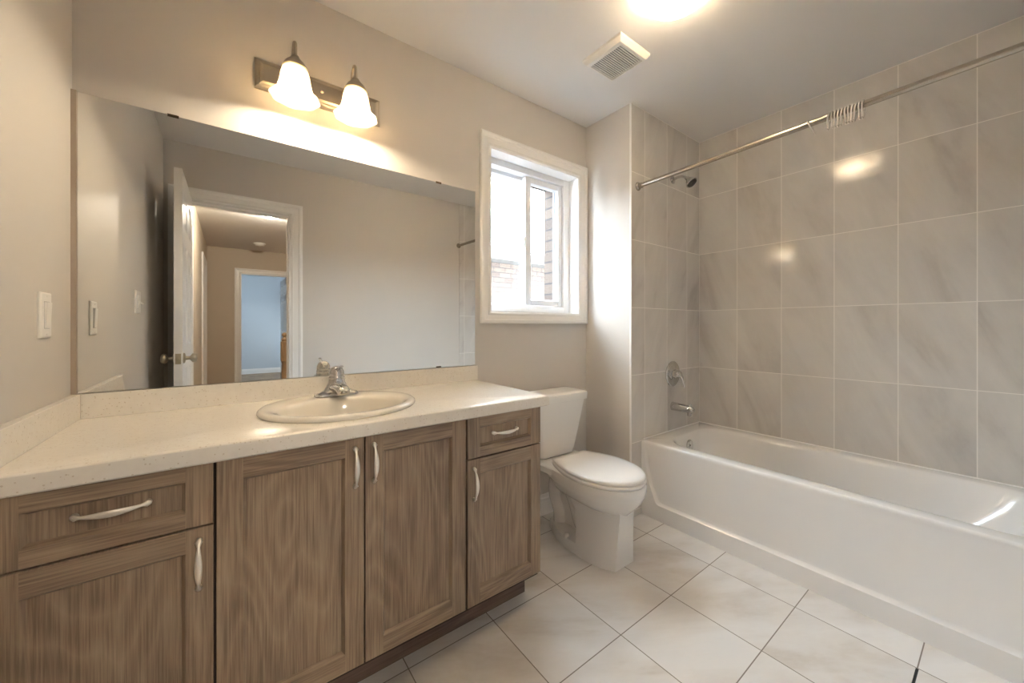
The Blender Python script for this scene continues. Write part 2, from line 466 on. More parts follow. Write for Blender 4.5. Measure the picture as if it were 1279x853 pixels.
for a in ((WX0, ix0, FY0, FY1, WZ0, WZ1), (ix1, WX1, FY0, FY1, WZ0, WZ1), (ix0, ix1, FY0, FY1, WZ0, iz0), (ix0, ix1, FY0, FY1, iz1, WZ1)): box(bm, *a)
box(bm, ix0, 1.84, 0.128, FY1, iz1 - 0.022, iz1)          # fixed light bead
box(bm, ix0, 1.84, 0.128, FY1, iz0, iz0 + 0.016)
obj('window_frame', bm, M['vinyl'], win, bevel=0.0025)
bm = bmesh.new()   # sliding sash, nearer the room
sx0, sx1, sy0, sy1, sz0, sz1 = 1.818, 2.124, 0.092, 0.122, 1.256, 2.044
st, sr = 0.043, 0.034
box(bm, sx0, sx0 + st, sy0, 0.15, sz0, sz1)
box(bm, sx1 - sr, sx1, sy0, sy1, sz0, sz1)
box(bm, sx0 + st, sx1 - sr, sy0, sy1, sz0, sz0 + 0.034); box(bm, sx0 + st, sx1 - sr, sy0, sy1, sz1 - 0.034, sz1)
obj('sash', bm, M['vinyl'], win, bevel=0.003)
bm = bmesh.new()   # beads round the sash glass
picture_frame(bm, sx0 + st, sx1 - sr, sz0 + 0.034, sz1 - 0.034, 0.010, 0.010, 0.006, 0.008, [(0, 0), (0, 0.012), (0.5, 0.010), (1.0, 0.0)], base=0.112)
obj('glazing_bead', bm, M['vinyl'], win)
obj('sliding_pane', B(sx0 + st - 0.004, sx1 - sr + 0.004, 0.1115, 0.1135, sz0 + 0.03, sz1 - 0.03), M['glass'], win)
obj('fixed_pane', B(ix0 - 0.004, 1.84, 0.1565, 0.1585, iz0, iz1), M['glass'], win)
bm = bmesh.new()
box(bm, 1.812, 1.819, 0.098, 0.116, 1.61, 1.68); tube(bm, [(1.812, 0.104, 1.665), (1.803, 0.098, 1.655), (1.802, 0.097, 1.62)], [0.004, 0.005, 0.003], 8)
obj('latch', bm, M['vinyl'], win)
bm = bmesh.new(); box(bm, 2.082, ix1 - 0.002, 0.125, 0.135, iz0, iz1)
obj('track_seal', bm, M['grey'], win)

# ---------------------------------------------------------------- door_1 and its casing
def casing_set(name, x0, x1, ztop, y, sgn, w=0.08, m=None, depth=None):
    """door casing round an opening in a wall plane y; sgn = direction the moulding sticks out"""
    bm = bmesh.new()
    prof = [(0, 0), (0, 0.018), (0.15, 0.020), (0.32, 0.018), (0.38, 0.013), (0.80, 0.011), (0.9, 0.013), (1.0, 0.009), (1.0, 0)]
    rings = []
    for f, th in prof:
        o = w * (1 - f)
        rings.append([(x0 - o, y + sgn * th, 0), (x0 - o, y + sgn * th, ztop + o), (x1 + o, y + sgn * th, ztop + o), (x1 + o, y + sgn * th, 0)])
    loft(bm, rings, False, False, closed=False)
    if depth:
        for a in ((x0, x0 + 0.015, 0, ztop), (x1 - 0.015, x1, 0, ztop), (x0 + 0.015, x1 - 0.015, ztop - 0.015, ztop)):
            box(bm, a[0], a[1], min(y, y - sgn * depth), max(y, y - sgn * depth), a[2], a[3])
    return S(name, bm, m or M['trim'])
casing_set('trim_1', DX0, DX1, DZ, YB, 1, depth=0.12)
bm = bmesh.new()   # stop bead
for a in ((DX0 + 0.015, DX0 + 0.027, 0, DZ - 0.015), (DX1 - 0.027, DX1 - 0.015, 0, DZ - 0.015), (DX0 + 0.027, DX1 - 0.027, DZ - 0.027, DZ - 0.015)):
    box(bm, a[0], a[1], YB - 0.085, YB - 0.045, a[2], a[3])
S('trim_3', bm, M['trim'])

door = struct_empty('door_1', (0.137, YB + 0.01, 0.01))
LX0, LX1, LY0, LY1 = 0.118, 0.155, -1.195, YB + 0.022
bm = bmesh.new()
def door_leaf(bm, xa, xb, y0, y1, z0, z1):
    """six-panel door leaf standing in the y-z plane"""
    L_ = y1 - y0
    ys = [y0, y0 + 0.11, y0 + L_ / 2 - 0.045, y0 + L_ / 2 + 0.045, y1 - 0.11, y1]
    zs = [z0, z0 + 0.22, z0 + 0.86, z0 + 1.00, z0 + 1.60, z0 + 1.70, z1 - 0.11, z1]
    panel_rows = (1, 3, 5)
    for xf, sg in ((xb, 1), (xa, -1)):
        for i in range(5):
            for j in range(7):
                ya, yb2, za, zb = ys[i], ys[i + 1], zs[j], zs[j + 1]
                if i in (1, 3) and j in panel_rows:
                    r = []
                    for ins, dp in ((0, 0), (0.012, -0.008), (0.024, -0.008), (0.045, -0.002)):
                        r.append([(xf + sg * dp, ya + ins, za + ins), (xf + sg * dp, yb2 - ins, za + ins), (xf + sg * dp, yb2 - ins, zb - ins), (xf + sg * dp, ya + ins, zb - ins)])
                    loft(bm, r, cap0=False)
                else:
                    bm.faces.new([bm.verts.new(p) for p in ((xf, ya, za), (xf, yb2, za), (xf, yb2, zb), (xf, ya, zb))])
    for q in (((xa, y0, z0), (xb, y0, z0), (xb, y0, z1), (xa, y0, z1)), ((xa, y1, z0), (xb, y1, z0), (xb, y1, z1), (xa, y1, z1)),
              ((xa, y0, z1), (xb, y0, z1), (xb, y1, z1), (xa, y1, z1)), ((xa, y0, z0), (xb, y0, z0), (xb, y1, z0), (xa, y1, z0))):
        bm.faces.new([bm.verts.new(p) for p in q])
    bmesh.ops.remove_doubles(bm, verts=bm.verts[:], dist=1e-5)
door_leaf(bm, LX0, LX1, LY1, LY0, 0.012, 2.035)
leaf = obj('door_leaf', bm, M['trim'], door)
for sg, xf in ((1, LX1), (-1, LX0)):
    bm = bmesh.new()
    lathe(bm, [(0, 0.031), (0.004, 0.031), (0.008, 0.026), (0.011, 0.012), (0.028, 0.010), (0.033, 0.016), (0.040, 0.026), (0.050, 0.0285), (0.058, 0.025), (0.063, 0.014), (0.064, 0.002)],
          (xf, LY0 - 0.062, 0.94), (sg, 0, 0), 24)
    obj('door_knob', bm, M['nickel'], door, smooth=50)
bm = bmesh.new(); box(bm, LX0 + 0.006, LX1 - 0.006, LY0 - 0.001, LY0 + 0.0015, 0.91, 0.97); lathe(bm, [(0, 0.009), (0.008, 0.007)], ((LX0 + LX1) / 2, LY0, 0.94), (0, 1, 0), 12)
obj('latch_plate', bm, M['nickel'], door)
for z in (0.22, 1.03, 1.82):
    bm = bmesh.new(); lathe(bm, [(0, 0.006), (0.09, 0.006)], (LX0 - 0.004, LY1 + 0.012, z), (0, 0, 1), 10); box(bm, LX0 - 0.004, LX0 + 0.001, LY1, LY1 + 0.03, z, z + 0.09)
    obj('hinge', bm, M['nickel'], door)

# ---------------------------------------------------------------- hall seen in the mirror
HX0, HX1, HY0, HY1 = 0.06, 2.30, YB - 0.12, -6.19
S('floor_hall', B(-0.9, 2.7, -9.25, YB - 0.06, -0.06, 0.0), M['hallfloor'])
S('ceiling_hall', B(-0.9, 2.7, -9.25, HY0, H, H + 0.08), M['ceil'])
S('wall_hall_left', B(HX0 - 0.1, HX0, HY1, HY0, 0, H), M['hallwall'])
S('wall_hall_right', B(HX1, HX1 + 0.1, HY1, HY0, 0, H), M['hallwall'])
S('wall_hall_near', B(0.86, HX1, HY0 - 0.008, HY0, 0, H), M['hallwall'])
FX0, FX1, FZ = 0.50, 1.22, 2.035
bm = bmesh.new()
box(bm, -0.9, FX0, HY1 - 0.12, HY1, 0, H); box(bm, FX1, 2.7, HY1 - 0.12, HY1, 0, H); box(bm, FX0, FX1, HY1 - 0.12, HY1, FZ, H)
S('wall_hall_far', bm, M['hallwall'])
casing_set('trim_4', FX0, FX1, FZ, HY1, 1, depth=0.12)
S('wall_bedroom_far', B(-0.9, 2.7, -9.25, -9.15, 0, H), M['bluewall'])
S('wall_bedroom_left', B(-0.9, -0.8, -9.15, HY1 - 0.12, 0, H), M['bluewall'])
S('wall_bedroom_near', B(-0.8, FX0, HY1 - 0.128, HY1 - 0.12, 0, H), M['bluewall'])
bm = bmesh.new()
box(bm, 2.5, 2.6, -7.40, HY1 - 0.12, 0, H); box(bm, 2.5, 2.6, -9.15, -8.10, 0, H); box(bm, 2.5, 2.6, -8.10, -7.40, 0, 1.0); box(bm, 2.5, 2.6, -8.10, -7.40, 2.0, H)
S('wall_bedroom_right', bm, M['bluewall'])
w2 = struct_empty('window_2', (2.55, -7.75, 1.0))
bm = bmesh.new()
for a in ((-8.10, -8.05, 1.0, 2.0), (-7.45, -7.40, 1.0, 2.0), (-7.77, -7.73, 1.05, 1.95), (-8.05, -7.45, 1.0, 1.05), (-8.05, -7.45, 1.95, 2.0)): box(bm, 2.51, 2.57, *a)
obj('window_frame', bm, M['vinyl'], w2)
obj('window_pane', B(2.548, 2.551, -8.05, -7.45, 1.05, 1.95), M['glass'], w2)
baseboard('baseboard_bedroom', 'x', -0.8, 2.5, -9.15, 1)
baseboard('baseboard_hall_far', 'x', HX0, FX0 - 0.08, HY1, 1)
def side_door(name, tname, ya, yb_):
    """closed door and its casing on the hall's left wall"""
    bm = bmesh.new(); rings = []
    for f, th in [(0, 0), (0, 0.018), (0.15, 0.020), (0.36, 0.013), (0.9, 0.013), (1.0, 0.009), (1, 0)]:
        o = 0.08 * (1 - f)
        rings.append([(HX0 + th, ya + o, 0), (HX0 + th, ya + o, 2.045 + o), (HX0 + th, yb_ - o, 2.045 + o), (HX0 + th, yb_ - o, 0)])
    loft(bm, rings, False, False, closed=False); S(tname, bm, M['trim'])
    bm = bmesh.new(); door_leaf(bm, HX0 + 0.0005, HX0 + 0.006, yb_ + 0.001, ya - 0.001, 0.012, 2.044); S(name, bm, M['trim'])
bm = bmesh.new(); door_leaf(bm, 1.168, 1.203, -6.325, -7.02, 0.012, 2.02); S('door_4', bm, M['trim'])   # bedroom door, open into the bedroom
side_door('door_2', 'trim_5', -2.36, -3.12)
side_door('door_3', 'trim_6', -4.90, -5.66)

# ================================================================== LAMPS
def point(name, loc, power, col, r, parent=None):
    l = bpy.data.lights.new(name, 'POINT'); l.energy = power; l.color = col; l.shadow_soft_size = r
    o = bpy.data.objects.new(name, l); C.objects.link(o)
    if parent: o.parent = parent; o.location = Vector(loc) - parent.location
    else: o.location = loc
    return o

# vanity light: backplate, two arms, two bell shades
vl = thing('vanity_light', 'two-bulb brushed nickel vanity light with glowing bell shades above the mirror', 'wall light', (0.678, 0, 2.01))
bm = bmesh.new()
rings = []
for ins, th in ((0, 0), (0, 0.010), (0.006, 0.016), (0.012, 0.018), (0.016, 0.024), (0.024, 0.028), (0.030, 0.028)):
    rings.append([(0.450 + ins, -th, 2.012 + ins), (0.906 - ins, -th, 2.012 + ins), (0.906 - ins, -th, 2.122 - ins), (0.450 + ins, -th, 2.122 - ins)])
loft(bm, rings); obj('backplate', bm, M['nickel'], vl)
bm = bmesh.new(); lathe(bm, [(0, 0.006), (0.005, 0.006), (0.008, 0.003)], (0.672, -0.028, 2.066), (0, -1, 0), 12)
obj('plate_screw', bm, M['nickel'], vl, smooth=40)
for lx in (0.566, 0.774):
    ly = -0.135
    bm = bmesh.new()
    tube(bm, smoothpath([(lx, -0.026, 2.065), (lx, -0.050, 2.068), (lx, -0.072, 2.095), (lx, -0.083, 2.140), (lx, -0.108, 2.163), (lx, -0.130, 2.150), (lx, ly, 2.118), (lx, ly, 2.100)], 6), 0.0062, 12)
    lathe(bm, [(0, 0.020), (0.006, 0.018), (0.010, 0.009)], (lx, -0.027, 2.065), (0, -1, 0), 20)
    obj('arm', bm, M['nickel'], vl, smooth=50)
    bm = bmesh.new()
    lathe(bm, [(0.114, 0.006), (0.110, 0.012), (0.104, 0.015), (0.096, 0.019), (0.088, 0.028), (0.082, 0.033), (0.074, 0.037), (0.068, 0.041), (0.062, 0.042), (0.060, 0.038), (0.068, 0.033)],
          (lx, ly, 1.992), (0, 0, 1), 28, cap1=False)
    obj('socket_cup', bm, M['nickel'], vl, smooth=50)
    bm = bmesh.new()
    out = [(0.066, 0.034), (0.058, 0.041), (0.040, 0.046), (0.020, 0.049), (0.0, 0.053), (-0.015, 0.058), (-0.028, 0.066), (-0.037, 0.074), (-0.041, 0.080)]
    inn = [(-0.0405, 0.0775), (-0.035, 0.0715), (-0.026, 0.063), (-0.013, 0.055), (0.0, 0.050), (0.020, 0.046), (0.040, 0.043), (0.056, 0.038), (0.064, 0.031)]
    n = 48; rings = []
    for h, r in out + inn:
        rr = []
        for k in range(n):
            a = 2 * PI * k / n; fl = max(0, (0.0 - h) / 0.041)
            rr.append((lx + (r + 0.002 * fl * math.cos(8 * a)) * math.cos(a), ly + (r + 0.002 * fl * math.cos(8 * a)) * math.sin(a), 1.992 + h))
        rings.append(rr)
    loft(bm, rings, False, False); obj('shade', bm, M['shade'], vl, smooth=60)
    bm = bmesh.new(); lathe(bm, [(0.060, 0.010), (0.045, 0.013), (0.030, 0.022), (0.012, 0.028), (-0.002, 0.025), (-0.012, 0.014), (-0.015, 0.001)], (lx, ly, 1.990), (0, 0, 1), 20)
    bulb = obj('bulb', bm, M['hdome'], vl, smooth=60)
    point('bulb_light', (lx, ly, 1.980), P_VANITY, WARM, 0.025, vl)

# dome ceiling lamp
DC = (1.742, -0.925)
dl = thing('ceiling_dome_light', 'round alabaster glass dome light glowing on the bathroom ceiling', 'ceiling light', (*DC, H))
bm = bmesh.new(); lathe(bm, [(0, 0.125), (-0.010, 0.125), (-0.016, 0.118), (-0.016, 0.02)], (*DC, H), (0, 0, 1), 48); obj('pan', bm, M['trim'], dl, smooth=40)
bm = bmesh.new()
R, hh = 0.138, 0.080
out = [(-0.012 - hh * math.sin(a), R * math.cos(a) if a < PI / 2 - 1e-3 else 1e-4) for a in [PI / 2 * k / 14 for k in range(15)]]
inn = [(-0.012 - (hh - 0.004) * math.sin(a), (R - 0.004) * math.cos(a) + 1e-4) for a in [PI / 2 * k / 14 for k in range(14, -1, -1)]]
lathe(bm, out, (*DC, H), (0, 0, 1), 64, cap0=False); lathe(bm, inn, (*DC, H), (0, 0, 1), 64, cap0=False, cap1=False)
obj('glass_dome', bm, M['dome'], dl, smooth=60)
for k in range(3):
    a = math.radians(74 + 120 * k); cx, cy = DC[0] + 0.142 * math.cos(a), DC[1] + 0.142 * math.sin(a)
    bm = bmesh.new(); lathe(bm, [(0, 0.006), (-0.016, 0.006), (-0.020, 0.003)], (cx, cy, H), (0, 0, 1), 12); obj('clip', bm, M['bulbclip'], dl)
point('dome_bulb_light', (*DC, H - 0.05), P_DOME, (1.0, 0.95, 0.89), 0.03, dl)

# hall dome, smoke alarm
hc = (0.73, -3.44)
hl = thing('ceiling_dome_light', 'glowing dome light on the hall ceiling, seen in the mirror through the doorway', 'ceiling light', (*hc, H))
bm = bmesh.new(); lathe(bm, [(0, 0.10), (-0.014, 0.10), (-0.018, 0.02)], (*hc, H), (0, 0, 1), 32); obj('pan', bm, M['trim'], hl, smooth=40)
bm = bmesh.new(); lathe(bm, [(-0.012 - 0.062 * math.sin(PI / 2 * k / 10), 0.13 * math.cos(PI / 2 * k / 10) + 1e-4) for k in range(11)], (*hc, H), (0, 0, 1), 48, cap0=False)
obj('glass_dome', bm, M['hdome'], hl, smooth=60)
point('hall_bulb_light', (*hc, H - 0.045), P_HALL, WARM2, 0.03, hl)
bm = bmesh.new(); lathe(bm, [(0, 0.085), (-0.012, 0.085), (-0.016, 0.070), (-0.034, 0.060), (-0.040, 0.045), (-0.040, 0.012), (-0.044, 0.010), (-0.044, 0.001)], (0.735, -5.48, H), (0, 0, 1), 32)
tag(obj('smoke_alarm', bm, M['plate'], smooth=40), 'small round white smoke alarm on the hall ceiling, seen in the mirror', 'smoke alarm')

# ================================================================== BATHTUB
TX0, TZ = 2.3576, 0.4445
ty0, ty1 = -D - 0.001, YB + 0.0095
tub = thing('bathtub', 'white alcove bathtub with recessed apron along the grey tiled wall', 'bathtub', ((TX0 + X2) / 2, (ty0 + ty1) / 2, 0))
tx1 = X2 - 0.0008
bm = bmesh.new()
rings = []
for ins, z, r in ((0.0, 0.4295, 0.003), (0.0, 0.434, 0.004), (0.0015, 0.4395, 0.006), (0.005, 0.4435, 0.012), (0.010, TZ, 0.018)):
    rings.append(rrect(TX0 + ins, tx1 - min(ins, 0.002), ty1 + min(ins, 0.002), ty0 - min(ins, 0.002), z, r, 12))
inner = [(2.428, 3.000, -1.815, -0.436, TZ - 0.0005, 0.15), (2.436, 2.992, -1.806, -0.443, 0.4415, 0.15), (2.442, 2.984, -1.796, -0.448, 0.436, 0.15),
         (2.446, 2.978, -1.785, -0.454, 0.422, 0.15), (2.450, 2.966, -1.755, -0.462, 0.37, 0.15), (2.462, 2.952, -1.70, -0.470, 0.30, 0.15),
         (2.475, 2.938, -1.63, -0.480, 0.22, 0.15), (2.487, 2.925, -1.56, -0.492, 0.16, 0.15), (2.505, 2.905, -1.50, -0.51, 0.125, 0.14),
         (2.535, 2.875, -1.45, -0.54, 0.108, 0.12), (2.60, 2.81, -1.38, -0.60, 0.104, 0.09)]
for a in inner: rings.append(rrect(a[0], a[1], a[2], a[3], a[4], a[5], 12))
loft(bm, rings, cap0=False)
obj('basin', bm, M['acrylic'], tub, smooth=40)
# apron: flat border, recessed panel with a bevel all round
bm = bmesh.new()
x = TX0
def aring(dx, pts): return [(x + dx * (min(1, max(0, (0.425 - z) / 0.10)) if dx < 0.02 else 1), y, z) for y, z in pts]
def corner(cy, cz, r, a0, a1, k=5): return [(cy + r * math.cos(math.radians(a0 + (a1 - a0) * i / k)), cz + r * math.sin(math.radians(a0 + (a1 - a0) * i / k))) for i in range(k + 1)]
def panel(e):     # y runs negative to the right; e = inset
    top, bot = 0.426 - e * 0.3, 0.088 + e
    pts = []
    lt, lb = -0.362 - e, -0.440 - e
    rt, rb = ty1 + 0.018 + e, ty1 + 0.085 + e
    r = 0.012
    pts += [(lt - r, top), (lt - 0.3 * r, top - 0.3 * r), (lt - 0.01, top - r)]
    pts += [(-0.376 - e, 0.30), (-0.405 - e, 0.19), (lb + 0.003, bot + 0.022), (lb - 0.006, bot + 0.006), (lb - 0.024, bot)]
    pts += [(rb + 0.024, bot), (rb + 0.006, bot + 0.006), (rb - 0.003, bot + 0.022), (rt + 0.04, 0.19), (rt + 0.014, 0.30)]
    pts += [(rt + 0.01, top - r), (rt + 0.3 * r, top - 0.3 * r), (rt + r, top)]
    return pts
outer = []
for (y, z) in panel(0):
    outer.append((y, z))
yl, yr = ty0, ty1
om = []
P0 = panel(0)
for i, (y, z) in enumerate(P0):
    if i == 0: om.append((y, 0.4296))
    elif i == 1: om.append((yl, 0.4296))
    elif i < 6: om.append((yl, z))
    elif i == 6: om.append((yl, 0.0))
    elif i == 7: om.append((y, 0.0))
    elif i == 8: om.append((y, 0.0))
    elif i == 9: om.append((yr, 0.0))
    elif i < 14: om.append((yr, z))
    elif i == 14: om.append((yr, 0.43))
    else: om.append((y, 0.43))
loft(bm, [aring(0.03, om), aring(0, om), aring(0, P0), aring(0.003, panel(0.003)), aring(0.011, panel(0.012)), aring(0.013, panel(0.018))], cap0=False)
obj('apron', bm, M['acrylic'], tub, smooth=25)
bm = bmesh.new()   # overflow plate
ax = Vector((0, -1, 0.10))
lathe(bm, [(0, 0.036), (0.004, 0.036), (0.008, 0.033), (0.010, 0.028), (0.010, 0.022), (0.007, 0.018), (0.007, 0.001)], (2.707, -0.4615, 0.372), ax, 32)
lathe(bm, [(0.006, 0.006), (0.012, 0.005)], (2.707, -0.4615, 0.372), ax, 12)
obj('overflow_plate', bm, M['chrome'], tub, smooth=40)
bm = bmesh.new(); lathe(bm, [(0, 0.032), (0.003, 0.030), (0.004, 0.02), (0.010, 0.018), (0.012, 0.001)], (2.707, -0.66, 0.1045), (0, 0, 1), 28)
obj('drain', bm, M['chrome'], tub, smooth=40)
bm = bmesh.new()   # sealant bead
tube(bm, [(TX0 + 0.02, ty0 - 0.003, TZ + 0.001), (X2 - 0.006, ty0 - 0.003, TZ + 0.001), (X2 - 0.006, ty1, TZ + 0.001)], 0.0045, 8)
S('trim_7', bm, M['trim'])

# shower fittings
def shower_head():
    t = thing('shower_head', 'small chrome shower head on a curved arm above the tub', 'shower head', (2.705, -D, 2.09))
    bm = bmesh.new(); lathe(bm, [(0, 0.026), (0.003, 0.026), (0.009, 0.018), (0.011, 0.012)], (2.705, -D, 2.09), (0, -1, 0), 24); obj('flange', bm, M['chrome'], t, smooth=50)
    bm = bmesh.new(); tube(bm, smoothpath([(2.705, -D - 0.002, 2.09), (2.705, -0.385, 2.096), (2.705, -0.42, 2.090), (2.705, -0.448, 2.068)], 6), 0.0085, 14); obj('arm', bm, M['chrome'], t, smooth=60)
    d = Vector((0.0, -0.62, -0.78)).normalized(); c = Vector((2.705, -0.446, 2.072))
    bm = bmesh.new(); lathe(bm, [(-0.006, 0.010), (0.0, 0.014), (0.010, 0.015), (0.014, 0.018), (0.032, 0.030), (0.044, 0.0365), (0.052, 0.0375), (0.055, 0.034), (0.053, 0.031)], c, d, 32); obj('spray_body', bm, M['chrome'], t, smooth=45)
    bm = bmesh.new(); lathe(bm, [(0, 0.031), (0.003, 0.029), (0.004, 0.012), (0.002, 0.001)], c + d * 0.0525, d, 28)
    a, b = frame_axes(d)
    for k in range(14):
        q = 2 * PI * k / 14; lathe(bm, [(0.003, 0.002), (0.007, 0.0015)], c + d * 0.0525 + (a * math.cos(q) + b * math.sin(q)) * 0.022, d, 6)
    obj('spray_face', bm, M['rubber'], t)['label'] = 'dark nozzle face'
shower_head()
def valve():
    c = (2.703, -D, 0.815)
    t = thing('shower_valve', 'round chrome shower valve plate with a lever, above the tub spout', 'tap', c)
    bm = bmesh.new(); lathe(bm, [(0, 0.083), (0.003, 0.083), (0.008, 0.078), (0.010, 0.066), (0.008, 0.056), (0.014, 0.044), (0.018, 0.032), (0.018, 0.02)], c, (0, -1, 0), 48); obj('escutcheon', bm, M['chrome'], t, smooth=40)
    bm = bmesh.new()
    lathe(bm, [(0.016, 0.030), (0.040, 0.026), (0.056, 0.022), (0.062, 0.014), (0.063, 0.001)], c, (0, -1, 0), 28)
    tube(bm, smoothpath([(2.703, -D - 0.050, 0.815), (2.708, -D - 0.064, 0.795), (2.712, -D - 0.070, 0.765), (2.714, -D - 0.074, 0.735)], 5), [(0.014, 0.009)] * 6 + [(0.011, 0.007)] * 5 + [(0.008, 0.005)] * 5, 14, side=(1, 0, 0))
    obj('lever', bm, M['chrome'], t, smooth=50)
valve()
def spout():
    c = (2.705, -D, 0.600)
    t = thing('tub_spout', 'chrome tub spout with diverter knob below the valve', 'tap', c)
    bm = bmesh.new()
    P_ = [(2.705, -D, 0.603), (2.705, -0.37, 0.603), (2.705, -0.41, 0.602), (2.705, -0.45, 0.600), (2.705, -0.475, 0.596), (2.705, -0.488, 0.588)]
    tube(bm, P_, [(0.029, 0.029), (0.028, 0.028), (0.026, 0.026), (0.024, 0.024), (0.023, 0.024), (0.016, 0.018)], 24, side=(1, 0, 0))
    lathe(bm, [(0, 0.019), (0.030, 0.017), (0.034, 0.014)], (2.705, -0.466, 0.592), (0, 0, -1), 20)
    obj('spout_body', bm, M['chrome'], t, smooth=50)
    bm = bmesh.new(); lathe(bm, [(0, 0.004), (0.012, 0.004), (0.014, 0.008), (0.020, 0.008), (0.022, 0.004)], (2.705, -0.468, 0.615), (0, 0, 1), 14); obj('diverter_knob', bm, M['chrome'], t, smooth=40)
spout()

# curtain rod and rings
RX = 2.323
def rodz(y): return 1.962 + (1.988 - 1.962) * (-D - y) / (-D - YB)
rod = thing('curtain_rod', 'satin steel shower curtain rod running above the tub edge', 'curtain rod', (RX, -1.1, rodz(-1.1)))
bm = bmesh.new(); tube(bm, [(RX, -D - 0.004, rodz(-D)), (RX, YB + 0.012, rodz(YB))], 0.0128, 28); obj('tube', bm, M['steel'], rod, smooth=60)
for y, s in ((-D, -1), (YB + 0.0082, 1)):
    bm = bmesh.new(); lathe(bm, [(0, 0.025), (0.003, 0.025), (0.008, 0.022), (0.012, 0.017), (0.026, 0.0165), (0.028, 0.0135)], (RX, y, rodz(y)), (0, s, 0), 28); obj('end_flange', bm, M['steel'], rod, smooth=45)

def ring_mesh(tilt, y):
    bm = bmesh.new(); z0 = rodz(y) - 0.0068; pts = []
    for k in range(22):                       # open loop round the rod, then a hook hanging down
        a = math.radians(-55 + 290 * k / 21); pts.append((RX + 0.0205 * math.cos(a), y, z0 + 0.0205 * math.sin(a)))
    pts = [(RX + 0.004, y, z0 - 0.044), (RX + 0.011, y, z0 - 0.040), (RX + 0.014, y, z0 - 0.030)] + pts + [(RX - 0.006, y, z0 - 0.030), (RX - 0.004, y, z0 - 0.040)]
    tube(bm, pts, 0.0030, 8)
    for v in bm.verts:
        v.co.y += tilt * (v.co.z - z0 - 0.0) * 1.0
    return bm
r0 = obj('shower_ring', ring_mesh(0.35, -1.180), M['clear'], smooth=60)
tag(r0, 'clear plastic shower ring hanging alone on the rod, apart from the cluster', 'shower ring')
for k in range(11):
    y = -1.243 - 0.0102 * k
    r = obj('shower_ring', ring_mesh(-0.10 + 0.05 * ((k * 7) % 4 - 1.5), y), M['clear'], smooth=60)
    tag(r, 'clear plastic shower ring in the tight cluster on the curtain rod', 'shower ring', 'clustered shower rings on the rod')

# ================================================================== TOILET
TC = 1.857
toi = thing('toilet', 'white two-piece toilet with closed lid between vanity and tub', 'toilet', (TC, -0.35, 0))
def egg(w, yf, yb, wb, ym, z, cx=TC, nf=24, ns=8, rc=0.012):
    """half ellipse at the front (yf), sides narrowing to half-width wb at the back (yb)"""
    pts = []
    for k in range(nf + 1):
        a = PI * k / nf; pts.append((cx - w * math.cos(a), ym - (ym - yf) * math.sin(a), z))
    for k in range(1, ns + 1):
        t = k / ns; y = ym + (yb - rc - ym) * t; pts.append((cx + w - (w - wb) * t ** 2, y, z))
    for k in range(1, 4):
        a = PI / 2 * k / 3; pts.append((cx + wb - rc * (1 - math.cos(a)), yb - rc + rc * math.sin(a), z))
    for k in range(1, 4):
        a = PI / 2 * k / 3; pts.append((cx - wb + rc * (1 - math.cos(PI / 2 - a)), yb - rc + rc * math.sin(PI / 2 - a), z))
    for k in range(ns - 1, 0, -1):
        t = k / ns; y = ym + (yb - rc - ym) * t; pts.append((cx - w + (w - wb) * t ** 2, y, z))
    return pts
bm = bmesh.new()
loft(bm, [egg(0.050, -0.585, -0.30, 0.04, -0.47, 0.215), egg(0.078, -0.608, -0.28, 0.07, -0.46, 0.240), egg(0.100, -0.622, -0.26, 0.09, -0.45, 0.255), egg(0.128, -0.642, -0.24, 0.105, -0.45, 0.275), egg(0.152, -0.664, -0.23, 0.12, -0.45, 0.302),
          egg(0.168, -0.679, -0.22, 0.13, -0.45, 0.328), egg(0.1745, -0.685, -0.21, 0.14, -0.45, 0.343), egg(0.176, -0.687, -0.21, 0.14, -0.45, 0.352), egg(0.178, -0.689, -0.20, 0.145, -0.45, 0.358),
          egg(0.179, -0.690, -0.20, 0.145, -0.45, 0.385), egg(0.176, -0.687, -0.20, 0.145, -0.45, 0.392), egg(0.170, -0.680, -0.20, 0.14, -0.45, 0.394)])
# deck under the tank
loft(bm, [rrect(TC - 0.150, TC + 0.150, -0.34, -0.035, 0.352, 0.03), rrect(TC - 0.158, TC + 0.158, -0.345, -0.03, 0.358, 0.03), rrect(TC - 0.160, TC + 0.160, -0.345, -0.03, 0.388, 0.03), rrect(TC - 0.154, TC + 0.154, -0.34, -0.034, 0.3935, 0.028)])
# faceted front pedestal
def ped(z, fw, fy, sw, sy, bw, by):
    pts = [(-fw, fy), (-(fw + sw) / 2 - 0.006, (fy + sy) / 2 - 0.006), (-sw, sy), (-(sw + bw) / 2 - 0.002, (sy + by) / 2), (-bw, by), (-bw * 0.5, by + 0.012), (bw * 0.5, by + 0.012), (bw, by), ((sw + bw) / 2 + 0.002, (sy + by) / 2), (sw, sy), ((fw + sw) / 2 + 0.006, (fy + sy) / 2 - 0.006), (fw, fy)]
    return [(TC + a, b, z) for a, b in pts]
loft(bm, [ped(0.0, 0.068, -0.598, 0.113, -0.49, 0.118, -0.40), ped(0.06, 0.064, -0.600, 0.107, -0.49, 0.112, -0.392), ped(0.14, 0.059, -0.604, 0.096, -0.49, 0.102, -0.385),
          ped(0.21, 0.055, -0.608, 0.088, -0.49, 0.095, -0.375), ped(0.255, 0.054, -0.612, 0.094, -0.49, 0.104, -0.350), ped(0.285, 0.058, -0.615, 0.105, -0.49, 0.115, -0.33)], cap1=True)
